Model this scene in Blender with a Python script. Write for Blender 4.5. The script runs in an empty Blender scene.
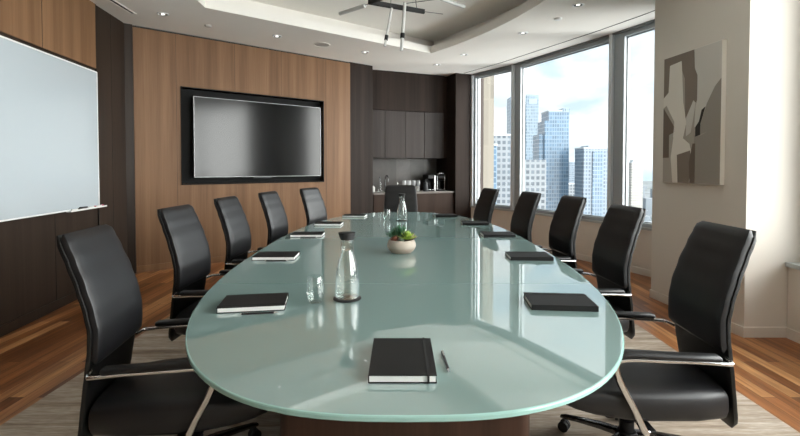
import bpy, bmesh, math, random
from mathutils import Vector, Matrix
from mathutils.geometry import tessellate_polygon
random.seed(7)
S = bpy.context.scene
COL = S.collection
PI = math.pi
R = math.radians

# ------------------------------------------------------------------ materials
def new_mat(name):
    m = bpy.data.materials.new(name); m.use_nodes = True
    return m, m.node_tree, m.node_tree.nodes['Principled BSDF']

def pbr(name, col, rough=.5, metal=0., spec=.5, **kw):
    m, nt, b = new_mat(name)
    b.inputs['Base Color'].default_value = (*col, 1)
    b.inputs['Roughness'].default_value = rough
    b.inputs['Metallic'].default_value = metal
    b.inputs['Specular IOR Level'].default_value = spec
    for k, v in kw.items():
        b.inputs[k.replace('_', ' ')].default_value = v
    return m

def coords(nt, scale=(1, 1, 1), rot=(0, 0, 0)):
    tc = nt.nodes.new('ShaderNodeTexCoord'); mp = nt.nodes.new('ShaderNodeMapping')
    mp.inputs['Scale'].default_value = scale; mp.inputs['Rotation'].default_value = rot
    nt.links.new(tc.outputs['Object'], mp.inputs['Vector'])
    return mp.outputs['Vector']

def noise(nt, vec, scale=1, detail=4, rough=.5, dist=0):
    n = nt.nodes.new('ShaderNodeTexNoise')
    n.inputs['Scale'].default_value = scale; n.inputs['Detail'].default_value = detail
    n.inputs['Roughness'].default_value = rough; n.inputs['Distortion'].default_value = dist
    nt.links.new(vec, n.inputs['Vector'])
    return n.outputs['Fac']

def ramp(nt, fac, stops):
    r = nt.nodes.new('ShaderNodeValToRGB'); e = r.color_ramp.elements
    while len(e) < len(stops): e.new(.5)
    for k, (p, c) in enumerate(stops):
        e[k].position = p; e[k].color = (*c, 1)
    nt.links.new(fac, r.inputs['Fac'])
    return r.outputs['Color']

def mix(nt, a, b, fac=.5, mode='MIX'):
    n = nt.nodes.new('ShaderNodeMix'); n.data_type = 'RGBA'; n.blend_type = mode
    for s, v in ((n.inputs['A'], a), (n.inputs['B'], b)):
        if isinstance(v, tuple): s.default_value = (*v, 1)
        else: nt.links.new(v, s)
    if isinstance(fac, (int, float)): n.inputs['Factor'].default_value = fac
    else: nt.links.new(fac, n.inputs['Factor'])
    return n.outputs['Result']

def bump(nt, b, h, strength=.2, dist=.01):
    n = nt.nodes.new('ShaderNodeBump'); n.inputs['Strength'].default_value = strength
    n.inputs['Distance'].default_value = dist
    nt.links.new(h, n.inputs['Height']); nt.links.new(n.outputs['Normal'], b.inputs['Normal'])

def veneer(name, dark, light, rough=.45, sx=9., fine=90., axis='x', spec=.4):
    """vertical grain: long stripes along local z"""
    m, nt, b = new_mat(name)
    v1 = coords(nt, (sx, sx, .22)); v2 = coords(nt, (fine, fine, 1.6))
    n1 = noise(nt, v1, 1, 3, .55, .4); n2 = noise(nt, v2, 1, 2, .6)
    c1 = ramp(nt, n1, [(.3, dark), (.7, light)])
    c2 = ramp(nt, n2, [(.3, (.78, .76, .74)), (.7, (1, 1, 1))])
    nt.links.new(mix(nt, c1, c2, .8, 'MULTIPLY'), b.inputs['Base Color'])
    b.inputs['Roughness'].default_value = rough
    b.inputs['Specular IOR Level'].default_value = spec
    bump(nt, b, n2, .08, .002)
    return m

def floor_mat():
    m, nt, b = new_mat('oak_floorboards')
    v = coords(nt, (1, 1, 1), (0, 0, PI/2))
    br = nt.nodes.new('ShaderNodeTexBrick')
    br.inputs['Scale'].default_value = 1; br.inputs['Brick Width'].default_value = 1.35
    br.inputs['Row Height'].default_value = .088; br.inputs['Mortar Size'].default_value = .0016
    br.inputs['Mortar Smooth'].default_value = .2
    br.offset = .37; br.offset_frequency = 2
    br.inputs['Color1'].default_value = (0, 0, 0, 1); br.inputs['Color2'].default_value = (1, 1, 1, 1)
    br.inputs['Mortar'].default_value = (.5, .5, .5, 1); br.inputs['Bias'].default_value = 0
    nt.links.new(v, br.inputs['Vector'])
    g = coords(nt, (26, 1.3, 26)); g2 = coords(nt, (120, 5, 120))
    n1 = noise(nt, g, 1, 4, .6, .6); n2 = noise(nt, g2, 1, 2, .5)
    c = ramp(nt, br.outputs['Color'], [(0, (.15, .050, .015)), (.5, (.33, .128, .043)), (1, (.60, .31, .13))])
    c = mix(nt, c, ramp(nt, n1, [(.32, (.42, .36, .32)), (.6, (1.15, 1.12, 1.08))]), .75, 'MULTIPLY')
    c = mix(nt, c, ramp(nt, n2, [(.35, (.8, .78, .76)), (.6, (1, 1, 1))]), .6, 'MULTIPLY')
    c = mix(nt, c, (.03, .015, .008), br.outputs['Fac'])
    nt.links.new(c, b.inputs['Base Color'])
    b.inputs['Roughness'].default_value = .33
    b.inputs['Specular IOR Level'].default_value = .3
    bump(nt, b, br.outputs['Fac'], -.25, .002)
    return m

def rug_mat():
    m, nt, b = new_mat('brushed_wool_rug')
    v1 = coords(nt, (1.2, 16, 1)); v2 = coords(nt, (14, 150, 10)); v3 = coords(nt, (1, 1, 1))
    n1 = noise(nt, v1, 1, 5, .65, .6); n2 = noise(nt, v2, 1, 3, .6); n3 = noise(nt, v3, 1.7, 3, .5)
    c = ramp(nt, n1, [(.3, (.27, .205, .155)), (.5, (.46, .385, .31)), (.68, (.62, .545, .47))])
    c = mix(nt, c, ramp(nt, n2, [(.3, (.62, .6, .58)), (.7, (1.1, 1.1, 1.1))]), .8, 'MULTIPLY')
    c = mix(nt, c, ramp(nt, n3, [(.35, (.85, .84, .82)), (.65, (1.05, 1.05, 1.05))]), .6, 'MULTIPLY')
    nt.links.new(c, b.inputs['Base Color'])
    b.inputs['Roughness'].default_value = .95
    b.inputs['Specular IOR Level'].default_value = .1
    bump(nt, b, n2, .5, .004)
    return m

def plaster(name, col, rough=.85):
    m, nt, b = new_mat(name)
    v = coords(nt); n1 = noise(nt, v, 3, 3, .5); n2 = noise(nt, v, 140, 2, .5)
    c = mix(nt, col, tuple(x*.95 for x in col), n1)
    nt.links.new(c, b.inputs['Base Color'])
    b.inputs['Roughness'].default_value = rough; b.inputs['Specular IOR Level'].default_value = .25
    bump(nt, b, n2, .04, .001)
    return m

def leather(name, col, rough=.36, spec=.42):
    m, nt, b = new_mat(name)
    v = coords(nt)
    vo = nt.nodes.new('ShaderNodeTexVoronoi'); vo.inputs['Scale'].default_value = 260
    nt.links.new(v, vo.inputs['Vector'])
    n = noise(nt, v, 6, 3, .5)
    nt.links.new(mix(nt, col, tuple(min(1, x*1.35) for x in col), n), b.inputs['Base Color'])
    b.inputs['Roughness'].default_value = rough; b.inputs['Specular IOR Level'].default_value = spec
    bump(nt, b, vo.outputs['Distance'], .12, .001)
    return m

def slab_mat():
    m, nt, b = new_mat('grey_stone_backsplash')
    v = coords(nt, (1, 1, 1), (PI/2, 0, 0))
    br = nt.nodes.new('ShaderNodeTexBrick'); br.inputs['Scale'].default_value = 1
    br.inputs['Brick Width'].default_value = .31; br.inputs['Row Height'].default_value = .7
    br.inputs['Mortar Size'].default_value = .002; br.offset = 0
    br.inputs['Color1'].default_value = (.05, .043, .038, 1); br.inputs['Color2'].default_value = (.10, .09, .082, 1)
    br.inputs['Mortar'].default_value = (.06, .05, .045, 1)
    nt.links.new(v, br.inputs['Vector'])
    n = noise(nt, coords(nt), 4, 5, .6, 1)
    c = mix(nt, br.outputs['Color'], ramp(nt, n, [(.3, (.7, .7, .7)), (.7, (1.2, 1.2, 1.2))]), .7, 'MULTIPLY')
    nt.links.new(c, b.inputs['Base Color']); b.inputs['Roughness'].default_value = .35
    return m

def glass_thin(name, tint=(.97, .985, .985), lo=.04, ior=1.45, k=1.0):
    """thin sheet: see-through with a Fresnel mirror on it"""
    m = bpy.data.materials.new(name); m.use_nodes = True; nt = m.node_tree; nt.nodes.clear()
    o = nt.nodes.new('ShaderNodeOutputMaterial'); t = nt.nodes.new('ShaderNodeBsdfTransparent')
    g = nt.nodes.new('ShaderNodeBsdfGlossy'); mx = nt.nodes.new('ShaderNodeMixShader')
    lw = nt.nodes.new('ShaderNodeLayerWeight'); lw.inputs['Blend'].default_value = .5
    pw = nt.nodes.new('ShaderNodeMath'); pw.operation = 'POWER'; pw.inputs[1].default_value = 3.2
    fr = nt.nodes.new('ShaderNodeMath'); fr.operation = 'MULTIPLY_ADD'; f0 = ((ior-1)/(ior+1))**2
    fr.inputs[1].default_value = 1-f0; fr.inputs[2].default_value = f0
    nt.links.new(lw.outputs['Facing'], pw.inputs[0]); nt.links.new(pw.outputs[0], fr.inputs[0])
    t.inputs['Color'].default_value = (*tint, 1); g.inputs['Roughness'].default_value = 0.0
    g.inputs['Color'].default_value = (k, k, k, 1)
    nt.links.new(fr.outputs[0], mx.inputs[0]); nt.links.new(t.outputs[0], mx.inputs[1])
    nt.links.new(g.outputs[0], mx.inputs[2]); nt.links.new(mx.outputs[0], o.inputs['Surface'])
    return m

def facade(name, wall, glass, fw, fh, mx_=.25, my=.3, rough=.25, seed=0., warp=0., rot=None, metal=0.):
    """window grid: fw x fh metres per window, piers of mx_/my of the pitch"""
    m, nt, b = new_mat(name)
    tc = nt.nodes.new('ShaderNodeTexCoord'); sp = nt.nodes.new('ShaderNodeSeparateXYZ')
    nt.links.new(tc.outputs['Object'], sp.inputs[0])
    def M(op, a, b_=None):
        n = nt.nodes.new('ShaderNodeMath'); n.operation = op
        for i, v in enumerate((a, b_)):
            if v is None: continue
            if isinstance(v, (int, float)): n.inputs[i].default_value = v
            else: nt.links.new(v, n.inputs[i])
        return n.outputs[0]
    h = M('ADD', sp.outputs['X'], sp.outputs['Y'])
    fx = M('FRACT', M('DIVIDE', h, fw)); fz = M('FRACT', M('DIVIDE', sp.outputs['Z'], fh))
    win = M('MULTIPLY', M('GREATER_THAN', fx, mx_), M('GREATER_THAN', fz, my))
    ix = M('FLOOR', M('DIVIDE', h, fw)); iz = M('FLOOR', M('DIVIDE', sp.outputs['Z'], fh))
    cb = nt.nodes.new('ShaderNodeCombineXYZ'); nt.links.new(ix, cb.inputs[0]); nt.links.new(iz, cb.inputs[2])
    cb.inputs[1].default_value = seed
    wn = nt.nodes.new('ShaderNodeTexWhiteNoise'); nt.links.new(cb.outputs[0], wn.inputs['Vector'])
    gl = mix(nt, tuple(x*.72 for x in glass), tuple(min(1, x*1.2) for x in glass), wn.outputs['Value'])
    nt.links.new(mix(nt, wall, gl, win), b.inputs['Base Color'])
    b.inputs['Roughness'].default_value = rough; b.inputs['Specular IOR Level'].default_value = .6
    b.inputs['Metallic'].default_value = metal
    return m

M = {}
M['walnut'] = veneer('walnut_veneer', (.15, .08, .041), (.235, .132, .071), .5, 7, spec=.2)
M['walnut_side'] = veneer('walnut_veneer_side', (.17, .09, .045), (.26, .145, .076), .5, 7, spec=.2)
M['dark_wood'] = veneer('dark_stained_wood', (.020, .013, .009), (.037, .025, .018), .45, 8, spec=.2)
M['espresso'] = veneer('espresso_wood', (.019, .013, .0105), (.033, .023, .019), .55, 8, 70, spec=.10)
M['espresso_door'] = veneer('espresso_door_wood', (.030, .023, .021), (.050, .041, .038), .45, 8, 70, spec=.2)
M['base_wood'] = veneer('table_base_wood', (.028, .013, .008), (.055, .026, .016), .45, 10, spec=.25)
M['floor'] = floor_mat()
M['rug'] = rug_mat()
M['ceiling'] = plaster('ceiling_plaster', (.87, .845, .80))
M['cream'] = plaster('cream_wall_paint', (.70, .655, .59))
M['cream_trim'] = pbr('cream_trim_paint', (.70, .66, .60), .5)
M['sill'] = pbr('grey_stone_sill', (.42, .45, .45), .35)
M['alu'] = pbr('window_aluminium', (.33, .36, .38), .4, 0)
M['alu_dark'] = pbr('window_aluminium_dark', (.22, .24, .25), .4, 0)
M['alu_post_brightened'] = pbr('window_post_aluminium_brightened', (.62, .66, .69), .4)  # window aluminium in a brighter colour, making up for weak light on the posts
M['black_gap'] = pbr('black_shadow_gap', (.008, .008, .008), .7)
M['charcoal'] = pbr('charcoal_metal', (.035, .037, .04), .45, .2)
M['leather'] = leather('black_leather', (.006, .006, .007), .43, .45)
M['leather_dull'] = leather('black_shell_leather', (.005, .005, .005), .42)
M['chrome'] = pbr('polished_chrome', (.70, .70, .70), .12, 1.)
M['dark_chrome'] = pbr('dark_polished_metal', (.16, .16, .165), .22, 1.)
M['black_plastic'] = pbr('black_plastic', (.006, .006, .007), .45, 0, .35)
M['rubber'] = pbr('black_rubber', (.010, .010, .010), .65)
M['whiteboard'] = pbr('whiteboard_enamel', (.44, .50, .54), .16, 0, .5)
M['white_metal'] = pbr('white_frame', (.75, .76, .76), .4)
M['screen'] = pbr('television_glass', (.004, .0045, .005), .14, 0, .38)
M['bezel'] = pbr('silver_bezel', (.25, .255, .26), .4, .6)
M['tv_box'] = pbr('recess_black', (.008, .008, .008), .7, 0, .15)
M['glass_pane'] = glass_thin('window_glass', (.965, .985, .985), ior=1.3)
M['vessel'] = glass_thin('clear_vessel_glass', (.93, .95, .945), ior=1.55)
M['white_plastic'] = pbr('white_plastic', (.72, .72, .70), .45)
M['paper'] = pbr('page_block', (.82, .82, .80), .7)
M['cover'] = leather('notebook_cover', (.007, .007, .007), .6, .25)
M['elastic'] = pbr('elastic_band', (.006, .006, .006), .8)
M['terracotta'] = plaster('cream_ceramic', (.46, .40, .335), .6)
M['ceramic_low'] = plaster('blush_ceramic', (.42, .34, .28), .6)
M['soil'] = plaster('dark_soil', (.03, .022, .016), .95)
M['lamp_tube'] = pbr('frosted_acrylic_tube', (.50, .50, .485), .4)
M['speaker'] = pbr('speaker_mesh', (.46, .44, .41), .7)
M['splash'] = slab_mat()
M['counter'] = pbr('pale_stone_counter', (.20, .185, .17), .4, 0, .2)
M['pale_glass'] = pbr('pale_glassware', (.6, .62, .63), .15, 0, .8, Alpha=.55)
M['steel'] = pbr('brushed_steel', (.55, .55, .55), .25, 1.)

def emit(name, col, s):
    m = bpy.data.materials.new(name); m.use_nodes = True; nt = m.node_tree; nt.nodes.clear()
    o = nt.nodes.new('ShaderNodeOutputMaterial'); e = nt.nodes.new('ShaderNodeEmission')
    e.inputs[0].default_value = (*col, 1); e.inputs[1].default_value = s
    nt.links.new(e.outputs[0], o.inputs[0]); return m
M['bulb'] = emit('downlight_lens', (1, .96, .9), 1.6)

def table_glass():
    m, nt, b = new_mat('frosted_teal_glass')
    b.inputs['Base Color'].default_value = (.222, .322, .310, 1)
    b.inputs['Roughness'].default_value = .008
    b.inputs['IOR'].default_value = 3.1
    b.inputs['Specular IOR Level'].default_value = .5
    return m
M['table_glass'] = table_glass()
M['glass_edge'] = pbr('glass_edge_teal', (.30, .50, .46), .12, 0, .6)

M['water'] = glass_thin('clear_water', (.985, .995, .99), ior=1.33)

# ------------------------------------------------------------------ object helpers
def obj(name, bm, mats, parent=None, loc=None, rotz=None, smooth=False, kind=None):
    bmesh.ops.recalc_face_normals(bm, faces=bm.faces[:])
    me = bpy.data.meshes.new(name); bm.to_mesh(me); bm.free()
    for m in (mats if isinstance(mats, (list, tuple)) else [mats]): me.materials.append(m)
    if smooth:
        me.set_sharp_from_angle(angle=R(38))
        for p in me.polygons: p.use_smooth = True
    o = bpy.data.objects.new(name, me); COL.objects.link(o)
    if parent: o.parent = parent
    if loc is not None: o.location = loc
    if rotz is not None: o.rotation_euler = (0, 0, rotz)
    if kind: o['kind'] = kind
    return o

def tag(o, label, cat, group=None):
    o['label'] = label; o['category'] = cat
    if group: o['group'] = group
    return o

def thing(name, label, cat, loc=(0, 0, 0), rotz=0, group=None):
    o = bpy.data.objects.new(name, None); COL.objects.link(o)
    o.empty_display_size = .1
    o.location = loc; o.rotation_euler = (0, 0, rotz)
    return tag(o, label, cat, group)

def copy_tree(o, parent=None):
    c = o.copy(); COL.objects.link(c); c.parent = parent
    for ch in list(o.children): copy_tree(ch, c)
    return c

def B(): return bmesh.new()

def box(bm, x0, x1, y0, y1, z0, z1, bev=0., mi=0, seg=2):
    t = bmesh.new()
    bmesh.ops.create_cube(t, size=1)
    for v in t.verts:
        v.co = Vector(((x0+x1)/2+v.co.x*(x1-x0), (y0+y1)/2+v.co.y*(y1-y0), (z0+z1)/2+v.co.z*(z1-z0)))
    if bev: bmesh.ops.bevel(t, geom=t.edges[:], offset=bev, segments=seg, profile=.5, affect='EDGES')
    for f in t.faces: f.material_index = mi
    me = bpy.data.meshes.new('tmp'); t.to_mesh(me); t.free(); bm.from_mesh(me)
    bpy.data.meshes.remove(me)
    return bm

def prism(bm, pts, z0, z1, mi=0):
    lo = [bm.verts.new((x, y, z0)) for x, y in pts]; hi = [bm.verts.new((x, y, z1)) for x, y in pts]
    n = len(pts); fs = []
    for i in range(n): fs.append(bm.faces.new((lo[i], lo[(i+1) % n], hi[(i+1) % n], hi[i])))
    fs.append(bm.faces.new(lo[::-1])); fs.append(bm.faces.new(hi))
    for f in fs: f.material_index = mi
    return bm

def rings(bm, rs, cap=True, closed=True, mi=0):
    vs = [[bm.verts.new(p) for p in r] for r in rs]; n = len(rs[0]); fs = []
    for a, b_ in zip(vs, vs[1:]):
        for i in range(n if closed else n-1):
            fs.append(bm.faces.new((a[i], a[(i+1) % n], b_[(i+1) % n], b_[i])))
    if cap: fs.append(bm.faces.new(vs[0][::-1])); fs.append(bm.faces.new(vs[-1]))
    for f in fs: f.material_index = mi
    return bm

def lathe(bm, prof, n=28, cx=0, cy=0, z=0, mi=0, cap=True):
    return rings(bm, [[(cx+r*math.cos(2*PI*i/n), cy+r*math.sin(2*PI*i/n), z+h) for i in range(n)] for r, h in prof], cap, mi=mi)

def frame_at(d):
    d = d.normalized(); up = Vector((0, 0, 1)) if abs(d.z) < .9 else Vector((0, 1, 0))
    a = d.cross(up).normalized(); return a, a.cross(d).normalized()

def tube(bm, pts, r, n=12, mi=0, flat=None):
    """round tube, or a flat bar when flat=(half width along x axis, half thickness)"""
    pts = [Vector(p) for p in pts]; rs = []
    for i, p in enumerate(pts):
        d = (pts[min(i+1, len(pts)-1)]-pts[max(i-1, 0)])
        if flat:
            a = Vector((1, 0, 0)); b_ = d.normalized().cross(a).normalized()
            w, t = flat if not callable(flat) else flat(i/(len(pts)-1))
            k = []
            for q in range(16):
                an = 2*PI*q/16; c, s = math.cos(an), math.sin(an)
                k.append(p+a*w*math.copysign(abs(c)**.5, c)+b_*t*math.copysign(abs(s)**.5, s))
            rs.append(k)
        else:
            a, b_ = frame_at(d); rr = r(i/(len(pts)-1)) if callable(r) else r
            rs.append([p+(a*math.cos(2*PI*q/n)+b_*math.sin(2*PI*q/n))*rr for q in range(n)])
    return rings(bm, rs, mi=mi)

def smooth_path(pts, k=8):
    """Catmull-Rom through the points"""
    P = [Vector(p) for p in pts]; P = [P[0]*2-P[1]]+P+[P[-1]*2-P[-2]]; out = []
    for i in range(1, len(P)-2):
        a, b_, c, d = P[i-1:i+3]
        for j in range(k):
            t = j/k
            out.append(.5*((2*b_)+(c-a)*t+(2*a-5*b_+4*c-d)*t*t+(3*b_-a-3*c+d)*t**3))
    out.append(P[-2]); return out

def lerp_tab(tab, v):
    if v <= tab[0][0]: return tab[0][1:]
    for a, b_ in zip(tab, tab[1:]):
        if v <= b_[0]:
            t = (v-a[0])/(b_[0]-a[0]); t = t*t*(3-2*t)*.5+t*.5
            return tuple(x+(y-x)*t for x, y in zip(a[1:], b_[1:]))
    return tab[-1][1:]

# ------------------------------------------------------------------ plan of the room
H = 3.25
L0 = (-3.3, 3.7); P1 = (-3.55, 5.85); P2 = (-.88, 7.98)
LB = (-2.62, -2.15)
P3 = (-.50, 8.283)
K0 = Vector((-.52, 8.58)); U = Vector((.924, .382)).normalized(); N = Vector((U.y, -U.x))
def kp(s, d): p = K0+U*s+N*d; return (p.x, p.y)
K2 = kp(1.62, .32)
W = [(1.404, 9.074), (2.042, 8.184), (2.943, 6.312), (3.215, 5.66), (3.47, 5.05)]
C0 = (2.70, 4.81); C1 = (2.83, 3.67)

def local_box(name, A, Bp, boxes, mats, kind='structure', smooth=False, zoff=0):
    """boxes in a frame with x along A->Bp, y into the wall (away from the room on its left...), z up"""
    A = Vector(A); Bp = Vector(Bp); d = Bp-A
    bm = B()
    for b_ in boxes: box(bm, *b_[:6], bev=b_[6] if len(b_) > 6 else 0, mi=b_[7] if len(b_) > 7 else 0)
    return obj(name, bm, mats, loc=(A.x, A.y, zoff), rotz=math.atan2(d.y, d.x), kind=kind, smooth=smooth)

def ln(A, Bp): return math.hypot(Bp[0]-A[0], Bp[1]-A[1])

# floor
bm = B(); prism(bm, [(-4, -2.3), (3.7, -2.3), (3.7, 5.2), (3.3, 6.5), (2.3, 8.4), (1.6, 9.6), (1.3, 10), (-4, 10)], -.12, 0)
obj('floor', bm, M['floor'], kind='structure')

# left wall: dark wood with a lighter band over the whiteboard (room is to the right of LB->P1, so y>0 points outward)
LL = ln(LB, P1); s0 = ln(LB, L0)
wb0, wb1 = s0-1.7, s0+1.45
local_box('wall_left', LB, P1, [(-.3, LL+.1, 0, .2, 0, H, 0, 0), (-.3, wb1+.01, -.012, 0, 2.52, H, 0, 1)], [M['dark_wood'], M['walnut_side']])
# seams in the panelling
local_box('trim_1', LB, P1, [(wb1+.012, wb1+.02, -.014, 0, 0, H), (wb1+.36, wb1+.364, -.003, 0, 0, H), (wb1-.75, wb1-.746, -.003, 0, 0, .93), (wb1-1.6, wb1-1.596, -.003, 0, 0, .93),
          (wb1-.9, wb1-.897, -.0145, -.011, 2.52, H), (wb1-1.8, wb1-1.797, -.0145, -.011, 2.52, H)], M['black_gap'])
# screen wall: walnut with the television recess
TL = ln(P1, P2)
rx0, rx1, rz0, rz1, rd = .665, 2.872, 1.162, 2.505, .12
local_box('wall_front_left', P1, P2, [(.09, rx0, 0, .2, 0, H-.025), (rx1, TL, 0, .2, 0, H-.025), (rx0, rx1, 0, .2, 0, rz0), (rx0, rx1, 0, .2, rz1, H-.025),
          (rx0, rx1, rd, .2, rz0, rz1)], M['walnut'])
local_box('trim_2', P1, P2, [(-.06, .085, -.015, .2, 0, H, .004)], M['dark_wood'])                      # corner post
local_box('trim_3', P1, P2, [(.085, TL, .02, .2, H-.03, H)], M['black_gap'])                            # shadow gap at the ceiling
local_box('trim_4', P1, P2, [(x, x+.003, -.0015, .001, a, b_) for x, a, b_ in ((.60, 0, H-.03), (1.4, rz1+.03, H-.03), (2.13, rz1+.03, H-.03), (2.93, 0, H-.03), (1.4, 0, rz0-.03), (2.13, 0, rz0-.03))], M['dark_wood'])
local_box('trim_5', P1, P2, [(rx0-.012, rx0, -.014, rd, rz0-.012, rz1+.012), (rx1, rx1+.012, -.014, rd, rz0-.012, rz1+.012),
          (rx0, rx1, -.014, rd, rz0-.012, rz0), (rx0, rx1, -.014, rd, rz1, rz1+.012), (rx0, rx1, rd-.006, rd+.001, rz0, rz1)], M['tv_box'])
local_box('baseboard_front_left', P1, P2, [(.09, TL, -.012, 0, 0, .09, .002)], M['walnut_side'])
local_box('baseboard_left', LB, P1, [(-.1, LL, -.012, 0, 0, .09, .002)], M['dark_wood'])

# dark pilaster beside the pantry niche
bm = B(); prism(bm, [P2, P3, (-.60, 8.52), (-1.0, 8.6), (-1.5, 8.5)], 0, H)
obj('wall_pilaster', bm, M['espresso'], kind='structure')
# pantry niche: back wall, right return and the face running to the windows
bm = B(); prism(bm, [kp(-.5, -.36), kp(1.62, -.36), K2, kp(1.62+.355, .32-.0), W[0], (1.75, 9.45), kp(1.95, -.6), kp(-.5, -.6)], 0, H)
obj('wall_niche', bm, M['espresso'], kind='structure')
bm = B(); prism(bm, [(-.605, 8.53), kp(-.10, -.36), kp(-.10, -.6), kp(-.3, -.6), (-.8, 8.55)], 0, H)
obj('wall_niche_side', bm, M['espresso'], kind='structure')
fa = Vector(K2); fb = Vector(W[0])
# back wall behind the camera
bm = B(); prism(bm, [(-3.2, -2.15), (3.6, -2.15), (3.6, -2.35), (-3.2, -2.35)], 0, H)
obj('wall_back', bm, M['cream'], kind='structure')

# column carrying the artwork
bm = B(); prism(bm, [C0, C1, (3.62, 3.67), (3.85, 5.05), (3.47, 5.05)], 0, H)
obj('wall_right', bm, M['cream'], kind='structure')
bm = B()
prism(bm, [(C0[0]-.012, C0[1]+.004), (C1[0]-.012, C1[1]-.012), (3.2, C1[1]-.012), (3.2, C1[1]), (C1[0], C1[1]), C0], 0, .085)
obj('baseboard_right', bm, M['cream_trim'], kind='structure')

# low walls under the windows with sills
SZ = .62
def offs(pts, d):
    out = []
    for i, p in enumerate(pts):
        a = Vector(pts[max(i-1, 0)]); b_ = Vector(pts[min(i+1, len(pts)-1)]); t = (b_-a).normalized()
        n = Vector((-t.y, t.x)); out.append((p[0]+n.x*d, p[1]+n.y*d))     # d>0: outward (left of travel)
    return out
Wo = offs(W, .26)
bm = B(); prism(bm, W+Wo[::-1], 0, SZ-.03); obj('wall_window_low', bm, M['cream'], kind='structure')
bm = B(); prism(bm, offs(W, -.02)+Wo[::-1], SZ-.03, SZ); obj('trim_6', bm, M['sill'], kind='structure')
bm = B(); prism(bm, offs(W, -.012)+W[::-1], 0, .085); obj('baseboard_window', bm, M['cream_trim'], kind='structure')
RW = [(3.18, 3.665), (3.12, -2.15)]
bm = B(); prism(bm, RW+[(3.46, -2.15), (3.52, 3.665)], 0, SZ-.035); obj('wall_window_near', bm, M['cream'], kind='structure')
bm = B(); prism(bm, [(3.155, 3.665), (3.095, -2.15), (3.46, -2.15), (3.52, 3.665)], SZ-.035, SZ); obj('trim_7', bm, M['sill'], kind='structure')
bm = B(); prism(bm, [(3.168, 3.655), (3.108, -2.15), (3.12, -2.15), (3.18, 3.655)], 0, .085); obj('baseboard_window_near', bm, M['cream_trim'], kind='structure')

# windows
def window(idx, A, Bp, y0, inner_l=.05, inner_r=.05, head=.08, mull=(), dep=.11):
    """frame in a local frame: x along A->B, +y outward"""
    A = Vector(A); Bp = Vector(Bp); L = (Bp-A).length; d = Bp-A
    e = bpy.data.objects.new('window_%d' % idx, None); COL.objects.link(e); e['kind'] = 'structure'
    e.location = (A.x, A.y, 0); e.rotation_euler = (0, 0, math.atan2(d.y, d.x))
    bm = B()
    for q in ((0, inner_l, y0, y0+dep, SZ, H), (L-inner_r, L, y0, y0+dep, SZ, H), (inner_l, L-inner_r, y0, y0+dep, SZ, SZ+.05), (inner_l, L-inner_r, y0, y0+dep, H-head, H)):
        box(bm, *q, bev=.004)
    for x in mull: box(bm, x-.03, x+.03, y0, y0+dep, SZ+.05, H-head, bev=.004)
    obj('window_frame', bm, M['alu'], e)
    bm = B(); g = .012; yy = y0+dep*.55
    for q in ((inner_l-.002, inner_l+g, yy-.01, yy+.02, SZ+.05, H-head), (L-inner_r-g, L-inner_r+.002, yy-.01, yy+.02, SZ+.05, H-head),
              (inner_l, L-inner_r, yy-.01, yy+.02, SZ+.05, SZ+.05+g), (inner_l, L-inner_r, yy-.01, yy+.02, H-head-g, H-head)):
        box(bm, *q)
    obj('window_gasket', bm, M['alu_dark'], e)
    bm = B(); xs = [inner_l]+list(mull)+[L-inner_r]
    for a, b_ in zip(xs, xs[1:]): box(bm, a, b_, yy, yy+.008, SZ+.05, H-head)
    obj('window_pane', bm, M['glass_pane'], e)
    return e
window(1, W[0], W[1], .03, .13, .03)
window(2, W[1], W[2], .03, .17, .03)
window(3, W[2], W[4], .03, .19, .06)
nearA, nearB = (3.18+.03, 3.665), (3.12+.03, -2.15)
bm = B(); prism(bm, [(3.34, 3.667), (3.337, 3.52), (3.52, 3.52), (3.52, 3.667)], SZ, H)  # unseen pier added to cut the window light on the column face
obj('wall_light_blocker', bm, M['cream'], kind='structure')
window(4, nearA, nearB, .14, .20, .05, mull=(1.9, 3.9), dep=.12)
# posts between the windows
def post(idx, p, w, d, q):
    bm = B(); a = Vector(q[1])-Vector(q[0]); 
    box(bm, -w/2, w/2, -.02, d, SZ, H, bev=.006)
    obj('trim_%d' % idx, bm, M['alu_post_brightened'], loc=(p[0], p[1], 0), rotz=math.atan2(a.y, a.x), kind='structure')
post(8, W[1], .055, .22, (W[0], W[2]))
post(9, W[2], .055, .22, (W[1], W[3]))
post(10, (W[0][0]+.03, W[0][1]-.03), .09, .2, (W[0], W[1]))

# ------------------------------------------------------------------ ceiling with coffer
cof = [(-2.262, 5.275), (.505, 7.385), (.90, 6.76), (1.24, 6.12), (1.50, 5.43), (1.68, 4.7), (1.79, 3.9), (1.82, 3.1), (1.79, 2.3), (1.68, 1.5), (1.50, .8), (1.24, .1), (.9, -.5), (-1.6, -.5), (-2.1, 2.4)]
cof = [cof[0], cof[1]]+[tuple(v[:2]) for v in smooth_path([(x, y, 0) for x, y in cof[1:13]], 4)][1:]+[cof[13], cof[14]]
def grow(pts, d):
    out = []; n = len(pts)
    for i in range(n):
        a, p, b_ = Vector(pts[i-1]), Vector(pts[i]), Vector(pts[(i+1) % n])
        t1 = (p-a).normalized(); t2 = (b_-p).normalized()
        n1 = Vector((-t1.y, t1.x)); n2 = Vector((-t2.y, t2.x)); m = (n1+n2).normalized()
        out.append(tuple(p+m*d/max(.4, m.dot(n1))))
    return out
outer = [(-4, -2.3), (3.62, -2.3), (3.62, 3.6), (3.86, 5.05), (3.72, 5.2), (3.20, 6.42), (2.28, 8.32), (1.70, 9.25), (1.6, 10), (-4, 10)]
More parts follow.
